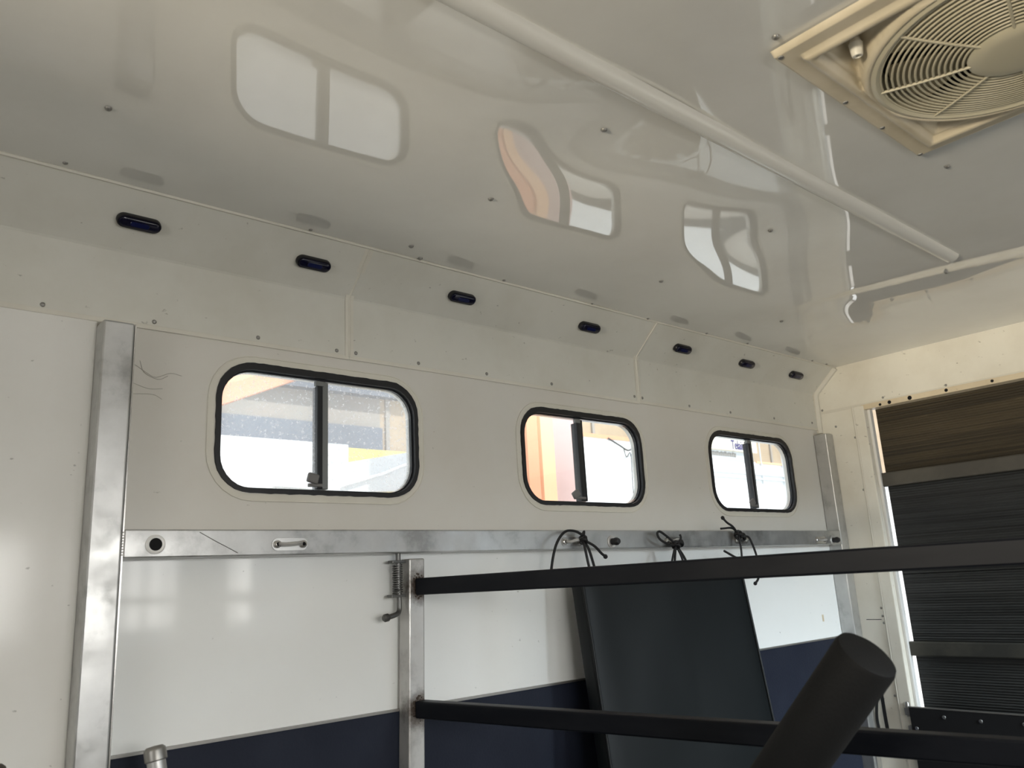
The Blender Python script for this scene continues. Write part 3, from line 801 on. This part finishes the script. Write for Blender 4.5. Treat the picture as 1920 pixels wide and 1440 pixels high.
c = Vector((2.548, -.088, 1.580))
t = cordthing('black cord knotted above the rail, rightmost of three', c)
bm = bmesh.new(); knot(bm, c, .013); knot(bm, c + Vector((.022, 0, -.008)), .012); obj('knot', bm, M['cord'], t, True)
bm = bmesh.new(); cord(bm, [c, (2.515, -.092, 1.607), (2.478, -.094, 1.622), (2.455, -.095, 1.637)]); stub(bm, (2.455, -.095, 1.637), (-1, 0, .8)); obj('tail', bm, M['cord'], t, True)
bm = bmesh.new(); cord(bm, [c, (2.52, -.085, 1.603), (2.46, -.078, 1.602)]); obj('tail', bm, M['cord'], t, True)
bm = bmesh.new(); cord(bm, [c, (2.545, -.094, 1.53), (2.538, -.096, 1.47)]); obj('hanging_strand', bm, M['cord'], t, True)
bm = bmesh.new(); cord(bm, [c + Vector((.03, 0, -.004)), (2.605, -.095, 1.565), (2.632, -.098, 1.50), (2.630, -.100, 1.46), (2.622, -.100, 1.425), (2.600, -.100, 1.408)]); stub(bm, (2.600, -.10, 1.408), (-1, 0, -.5)); obj('long_tail', bm, M['cord'], t, True)
bm = bmesh.new(); cord(bm, [(2.46, -.080, 1.525), (2.49, -.09, 1.508), (2.535, -.096, 1.49)]); obj('hanging_strand', bm, M['cord'], t, True)

# ---- padded divider panel hanging from the cords
t = thing('divider_pad', 'large black vinyl padded panel leaning against wall under the cords', 'padded panel', (2.12, -0.2, 0.2))
zt, zb = 1.475, 0.18
def ypl(z): return -0.11 - 0.115 * (1.435 - z)
ang = math.atan(0.115)
T = Matrix.Translation((0, ypl(zt), zt)) @ Matrix.Rotation(-ang, 4, 'X')
Lp = (zt - zb) / math.cos(ang)
bm = bmesh.new(); bx(bm, 1.715, 2.516, 0.004, 0.052, -Lp, 0, 0.010, T); obj('pad_core', bm, M['pad'], t, True)
bm = bmesh.new()
nxp, nzp = 40, 60
gg = []
for i in range(nxp + 1):
    rowv = []
    for j in range(nzp + 1):
        u, v_ = i / nxp, j / nzp
        edge = min(1.0, min(u, 1 - u) * 14) ** .5 * min(1.0, min(v_, 1 - v_) * 20) ** .5
        yy = 0.006 - 0.008 * edge + .0022 * math.sin(u * 9 + v_ * 3) * math.sin(v_ * 8 + u * 2) * edge
        rowv.append(bm.verts.new(T @ Vector((1.717 + u * .797, yy, -.002 - v_ * (Lp - .004)))))
    gg.append(rowv)
for i in range(nxp):
    for j in range(nzp): bm.faces.new((gg[i][j], gg[i + 1][j], gg[i + 1][j + 1], gg[i][j + 1]))
bmesh.ops.recalc_face_normals(bm, faces=bm.faces)
o = obj('cover', bm, M['pad'], t, True)
bm = bmesh.new(); tube(bm, [T @ Vector(p) for p in ((1.717, .003, -Lp), (1.7165, .002, -Lp * .5), (1.719, .002, -Lp * .15), (1.716, .003, -.004))], .0045, 8); obj('piping', bm, M['pad'], t, True)
bm = bmesh.new(); tube(bm, [T @ Vector(p) for p in ((2.514, .003, -Lp), (2.514, .003, -.004))], .0045, 8); obj('piping', bm, M['pad'], t, True)

# ================================================================== PARTITION GATE
gd = Vector((0.17087, -0.98529, 0)); gn = Vector((0.98529, 0.17087, 0))   # along the bars / across
t = thing('partition_gate', 'partition gate with grey steel post and two black bars', 'gate', (1.17, -0.035, 0))
GP = Vector((1.184, -0.0355, 0))
RG = Matrix.Translation(GP) @ Matrix(((gn.x, -gd.x, 0, 0), (gn.y, -gd.y, 0, 0), (0, 0, 1, 0), (0, 0, 0, 1)))   # local x = gn, local y = back to wall
lean = Matrix.Shear('XY', 4, (0.03, 0)) 
bm = bmesh.new(); bx(bm, 1.158, 1.204, -.058, -.013, 0.02, 1.5265, .0035)
for v_ in bm.verts: v_.co.x -= (1.53 - v_.co.z) * 0.030
obj('gate_post', bm, M['gatesteel'], t)
def lx(z): return -(1.53 - z) * 0.030
# weld scorch on the post where the bars are welded on
m = mat('scorch', (0.05, 0.035, 0.025), 0.7); M['scorch'] = m
def bar(z0, z1, L0, L1, hw=.0175, name='gate_bar'):
    zz = (z0 + z1) / 2
    bm = bmesh.new(); bx(bm, -hw + .002, hw + .002, -L1, -L0, z0, z1, .004, Matrix.Translation((lx(zz), 0, 0)) @ RG)
    o = obj(name, bm, M['bar'], t); return o
bar(1.437, 1.478, .023, 2.28)
bar(1.151, 1.190, .023, 2.28)
bar(.80, .84, .023, 2.28); bar(.40, .44, .023, 2.28)
bm = bmesh.new(); bx(bm, -.023, .023, -2.326, -2.281, 0.0, 1.55, .0035, Matrix.Translation((-.02, 0, 0)) @ RG); obj('gate_post', bm, M['steel'], t)
for zz, hh in ((1.457, .045), (1.170, .045)):
    bm = bmesh.new()
    for k in range(48):
        a = random.uniform(0, 2 * PI); rr = random.uniform(.6, 1)
        px, pz = .002 + math.cos(a) * .018 * rr, zz + math.sin(a) * (.034 if math.sin(a) > 0 else .028) * rr
        px = max(-.019, min(.020, px))
        lathe(bm, [(random.uniform(.0014, .0030), 0), (.001, .0010), (0, .0012)], Vector((1.184 + px + lx(zz), -.058, pz)), (0, -1, 0), 7)
    obj('weld_bead', bm, M['scorch'], t, True)
# spring latch on the left of the gate post
lt = obj('spring_latch', box(1.117, 1.155, -.045, -.022, 1.517, 1.524, .001), M['latchsteel'], t)
bm = bmesh.new(); bx(bm, 1.113, 1.153, -.045, -.022, 1.434, 1.441, .001); obj('lower_bracket', bm, M['latchsteel'], lt)
bm = bmesh.new(); pts = []
for k in range(13 * 12 + 1):
    a = 2 * PI * k / 12; pts.append((1.137 + .0115 * math.cos(a), -.034 + .0115 * math.sin(a), 1.442 + .072 * k / (13 * 12)))
tube(bm, pts, .0019, 5); obj('spring', bm, M['latchsteel'], lt, True)
bm = bmesh.new(); tube(bm, smooth_path([(1.140, -.034, 1.545), (1.140, -.034, 1.46), (1.141, -.034, 1.42), (1.138, -.036, 1.400), (1.124, -.042, 1.393), (1.097, -.046, 1.388)]), .0062, 10); obj('handle_rod', bm, M['latchsteel'], lt, True)
bm = bmesh.new(); lathe(bm, [(0, -.009), (.006, -.009), (.0095, -.004), (.0095, .006), (.006, .010), (0, .011)], (1.096, -.046, 1.388), (-1, -.1, -.15), 14); obj('handle_knob', bm, M['latchsteel'], lt, True)

# ---- foam covered bar in the foreground
t = thing('padded_bar', 'thick black foam covered bar slanting up in the foreground', 'bar', (1.03, -0.05, 0))
A = Vector((1.134, -1.224, 1.333)); Bv = Vector((1.147, -1.069, 1.165)); dv = (Bv - A).normalized()
R0 = 0.0437
bm = bmesh.new(); lathe(bm, [(0, 0), (R0 * .80, .0005), (R0 * .95, .004), (R0, .011), (R0 * 1.0, .5), (R0, 1.05), (0, 1.05)], A, dv, 40); obj('foam_sleeve', bm, M['foam'], t, True)
bm = bmesh.new(); tube(bm, [A + dv * 1.04, A + dv * 1.70], .02, 16); obj('steel_core', bm, M['steel'], t, True)

# ---- steel poles at the lower left
t = thing('steel_pole', 'bare steel tube with collar against the navy mat at bottom left', 'pole', (.6, -.3, 0))
d_ = Vector((0.030, -.05, -.26)).normalized(); p0 = Vector((.532, -.15, 1.196))
bm = bmesh.new(); lathe(bm, [(0, -.003), (.014, -.002), (.0185, .002), (.0195, .006), (.0195, .022), (.018, .024)], p0, d_, 28); obj('collar', bm, M['rivet'], t, True)
bm = bmesh.new(); tube(bm, [p0 + d_ * .02, p0 + d_ * 1.22], .0165, 20); obj('tube', bm, M['steel'], t, True)
t = thing('steel_pole', 'dark rounded pole end at the very bottom left corner', 'pole', (.28, -.2, 0))
p0 = Vector((.283, -.15, 1.211)); bm = bmesh.new(); lathe(bm, [(0, 0), (.008, .0015), (.0135, .006), (.0165, .014), (.0175, .024), (.0175, .06), (0, .06)], p0, (0, 0, -1), 24); obj('cap', bm, mat('worn_brown', (.05, .04, .032), .5), t, True)
bm = bmesh.new(); tube(bm, [p0 + Vector((0, 0, -.055)), (.283, -.15, 0)], .015, 16); obj('tube', bm, M['rivet'], t, True)

# ---- barrier board across the foot of the ramp doorway
t = thing('barrier_board', 'black barrier board with steel screws across the ramp doorway', 'barrier', (3.38, -1.2, 0.6))
obj('board', box(3.372, 3.388, YF + .25, -0.215, 0.62, 0.898, .003), M['hole'], t, label='flat black board')
obj('top_edge', box(3.371, 3.389, YF + .25, -0.213, 0.898, 0.9015), M['rivet'], t)
for y, z in ((-.345, .872), (-.475, .868), (-.235, .823), (-.62, .87), (-.8, .87)):
    bm = bmesh.new(); lathe(bm, [(.0075, 0), (.006, .003), (0, .004)], (3.372, y, z), (-1, 0, 0), 12); obj('screw', bm, M['chrome'], t, True)
obj('hinge_bracket', box(3.374, 3.399, -0.222, -0.196, 0.868, 0.897, .002), M['rivet'], t)
obj('hinge_bracket', box(3.374, 3.399, -0.222, -0.200, 0.81, 0.83, .002), M['rivet'], t)
bm = bmesh.new(); lathe(bm, [(.0085, -.03), (.0085, .018), (.006, .024), (0, .025)], (3.384, -.207, 0.893), (0, 0, 1), 14); obj('hinge_pin', bm, M['rivet'], t, True)

# ---- strap hanging on the jamb
t = thing('hanging_strap', 'black webbing strap with a metal clip hanging on the corner jamb', 'strap', (3.385, -0.09, 0.75))
def ribbon(pts, wdt):
    bm = bmesh.new(); P = smooth_path(pts); vs = []
    for p in P: vs.append((bm.verts.new(p + Vector((0, wdt / 2, 0))), bm.verts.new(p - Vector((0, wdt / 2, 0)))))
    for a, b in zip(vs, vs[1:]): bm.faces.new((a[0], a[1], b[1], b[0]))
    bmesh.ops.recalc_face_normals(bm, faces=bm.faces)
    bmesh.ops.solidify(bm, geom=list(bm.faces), thickness=.002); return bm
obj('webbing', ribbon([(3.392, -.098, 1.02), (3.388, -.086, .93), (3.386, -.074, .85), (3.388, -.076, .79)], .012), M['cord'], t)
obj('webbing', ribbon([(3.392, -.098, 1.02), (3.390, -.106, .93), (3.388, -.108, .85), (3.388, -.112, .75)], .014), M['cord'], t)
obj('clip', box(3.378, 3.392, -.100, -.078, .76, .792, .004), M['chrome'], t)
bm = bmesh.new(); lathe(bm, [(.007, 0), (.005, .008), (0, .009)], (3.399, -.098, 1.02), (-1, 0, 0), 10); obj('hook', bm, M['rivet'], t)

# ================================================================== COVE LIGHTS
na = Vector((0, -0.101, -0.1115)).normalized()       # normal of the slanted cove (into the room)
ua = Vector((1, 0, 0)); va = na.cross(ua).normalized()
def cove_light(x, label):
    cpt = Vector((x, -0.0625, 2.2585))
    t = thing('marker_light', label, 'light', tuple(cpt), 'blue marker lights along the cove')
    def stadium(a, b, n=10):
        out = []
        for cx, a0 in ((a - b, -90), (-(a - b), 90)):
            for k in range(n + 1):
                an = math.radians(a0 + 180 * k / n); out.append((cx + b * math.cos(an), b * math.sin(an)))
        return out
    def loft(rows):
        bm = bmesh.new(); rings = []
        for a, b, h in rows:
            rings.append([bm.verts.new(cpt + ua * p[0] + va * p[1] + na * h) for p in stadium(a, b)])
        n = len(rings[0])
        for A_, B_ in zip(rings, rings[1:]):
            for k in range(n): bm.faces.new((A_[k], A_[(k + 1) % n], B_[(k + 1) % n], B_[k]))
        bm.faces.new(rings[-1]); bm.faces.new(rings[0][::-1])
        bmesh.ops.recalc_face_normals(bm, faces=bm.faces); return bm
    obj('base', loft([(.046, .0155, .001), (.046, .0155, .010), (.0445, .0140, .013)]), M['lensblk'], t, True)
    obj('lens', loft([(.0425, .012, .0125), (.0415, .011, .0165), (.038, .008, .0185)]), M['lens'], t, True)
    obj('led_window', loft([(.020, .0055, .0186), (.019, .005, .0194)]), M['led'], t)
LX = [0.473, 0.887, 1.352, 1.876, 2.366, 2.778, 3.147]
LL = ['oval dark blue marker light at far left, above the aluminium post', 'oval dark blue marker light above the large left window, left of the cove joint', 'dark blue marker light just right of the first cove joint',
      'dark blue marker light above the middle window, left of the second cove joint', 'dark marker light just right of the second cove joint', 'dark marker light above the far right window, second from the corner', 'small dark marker light nearest the corner of the end wall']
for x, l in zip(LX, LL): cove_light(x, l)

# ================================================================== ROOF VENT WITH FAN
t = thing('roof_vent', 'yellowed square roof vent with round fan grille on the ceiling', 'vent', (FX, FY, 2.31))
HS = 0.287; RO = 0.232
def vent_h(u, v_):
    """depth below the ceiling (m) of the moulded frame, u,v from the vent centre"""
    m_ = max(abs(u), abs(v_))
    h = 0.012
    d = HS - m_
    if d < 0.004: h = 0.012 * max(0, d / 0.004) ** .5 if d > 0 else 0
    dr = abs(d - 0.046)
    if dr < 0.011: h = max(h, 0.012 + 0.010 * math.sqrt(max(0, 1 - (dr / 0.011) ** 2)))
    if d > 0.057:
        h = 0.009
        r = math.hypot(u, v_)
        # corner pockets
        cu, cv = abs(u), abs(v_)
        if r > RO + 0.008:
            pu = min(cu - 0.085, cv - 0.085, 0.222 - cu, 0.222 - cv, (r - RO - .008))
            if pu > 0: h = 0.009 - 0.026 * min(1, pu / 0.018)
        if abs(r - RO) < 0.010: h = 0.009 + 0.020 * (1 - ((r - RO) / 0.010) ** 2) ** .5
    return h
bm = bmesh.new(); n = 150; gr = []
for i in range(n + 1):
    rw = []
    for j in range(n + 1):
        u, v_ = -HS + 2 * HS * i / n, -HS + 2 * HS * j / n
        rw.append(bm.verts.new((FX + u, FY + v_, 2.311 - vent_h(u, v_))))
    gr.append(rw)
for i in range(n):
    for j in range(n):
        u, v_ = -HS + 2 * HS * (i + .5) / n, -HS + 2 * HS * (j + .5) / n
        if math.hypot(u, v_) < RO - .012: continue
        bm.faces.new((gr[i][j], gr[i][j + 1], gr[i + 1][j + 1], gr[i + 1][j]))
o = obj('frame', bm, M['vent'], t)
for p in o.data.polygons: p.use_smooth = True
bm = bmesh.new(); lathe(bm, [(RO + .004, .0), (RO + .006, -.010), (RO - .003, -.021), (RO - .012, -.024), (RO - .020, -.020), (RO - .022, .0), (RO - .022, .03)], (FX, FY, 2.305), (0, 0, 1), 72); obj('grille_rim', bm, M['grille'], t, True)
gz = lambda r: 2.288 - 0.016 * (1 - (r / RO) ** 2)
for k in range(15):
    r = 0.083 + k * 0.0092
    bm = bmesh.new(); N_ = 64
    tube(bm, [(FX + r * math.cos(2 * PI * i / N_), FY + r * math.sin(2 * PI * i / N_), gz(r)) for i in range(N_)], .0021, 6, closed=True); obj('grille_ring', bm, M['grille'], t, True)
for k in range(8):
    a = 2 * PI * (k + .28) / 8
    bm = bmesh.new(); tube(bm, [(FX + r * math.cos(a), FY + r * math.sin(a), gz(r) - .001) for r in (.07, .12, .17, RO - .012)], .0028, 6); obj('grille_spoke', bm, M['grille'], t, True)
bm = bmesh.new(); lathe(bm, [(0, -.006), (.05, -.0055), (.070, -.003), (.077, .002), (.077, .012), (0, .012)], (FX, FY, 2.272), (0, 0, 1), 48); obj('grille_hub', bm, M['grille'], t, True)
for k in range(6):
    a0 = 2 * PI * k / 6 + .15
    bm = bmesh.new(); A_, B_ = [], []
    for i in range(5):
        f = i / 4; a = a0 + f * 0.95
        A_.append(bm.verts.new((FX + .06 * math.cos(a), FY + .06 * math.sin(a), 2.318 - f * .018)))
        B_.append(bm.verts.new((FX + .198 * math.cos(a - .1), FY + .198 * math.sin(a - .1), 2.316 - f * .012)))
    for i in range(4): bm.faces.new((A_[i], A_[i + 1], B_[i + 1], B_[i]))
    bmesh.ops.recalc_face_normals(bm, faces=bm.faces)
    bmesh.ops.solidify(bm, geom=list(bm.faces), thickness=.002); obj('fan_blade', bm, M['blade'], t, True)
bm = bmesh.new(); lathe(bm, [(.06, 0), (.06, .05), (.05, .055), (0, .055)], (FX, FY, 2.298), (0, 0, 1), 24); obj('fan_hub', bm, M['blade'], t, True)
bm = bmesh.new(); lathe(bm, [(RO - .012, 0), (RO - .012, .07), (0, .075)], (FX, FY, 2.305), (0, 0, 1), 40); obj('vent_housing', bm, M['ventdark'], t, True)
for u, v_ in ((-.188, .184),):
    bm = bmesh.new(); lathe(bm, [(.008, .0), (.009, .008), (.0115, .011), (.0095, .030), (.0085, .034), (.006, .0345), (.005, .030), (0, .029)], (FX + u, FY + v_, 2.322), (0.1, 0.05, -1), 20); obj('crank_knob', bm, M['knob'], t, True)
    bm = bmesh.new(); lathe(bm, [(.013, 0), (.013, .003), (0, .003)], (FX + u + .022, FY + v_ - .004, 2.327), (0, 0, -1), 16); obj('crank_opening', bm, M['hole'], t)
bm = bmesh.new(); lathe(bm, [(.013, 0), (.013, .003), (0, .003)], (FX + .16, FY + .175, 2.327), (0, 0, -1), 16); obj('crank_opening', bm, M['hole'], t)
for u, v_ in ((-.275, .275), (-.05, .276), (.277, .277), (.10, .276), (-.276, 0)):
    bm = bmesh.new(); lathe(bm, [(.0055, 0), (.0045, .002), (0, .0025)], (FX + u, FY + v_, 2.2995), (0, 0, -1), 10); obj('frame_screw', bm, M['rivet'], t)
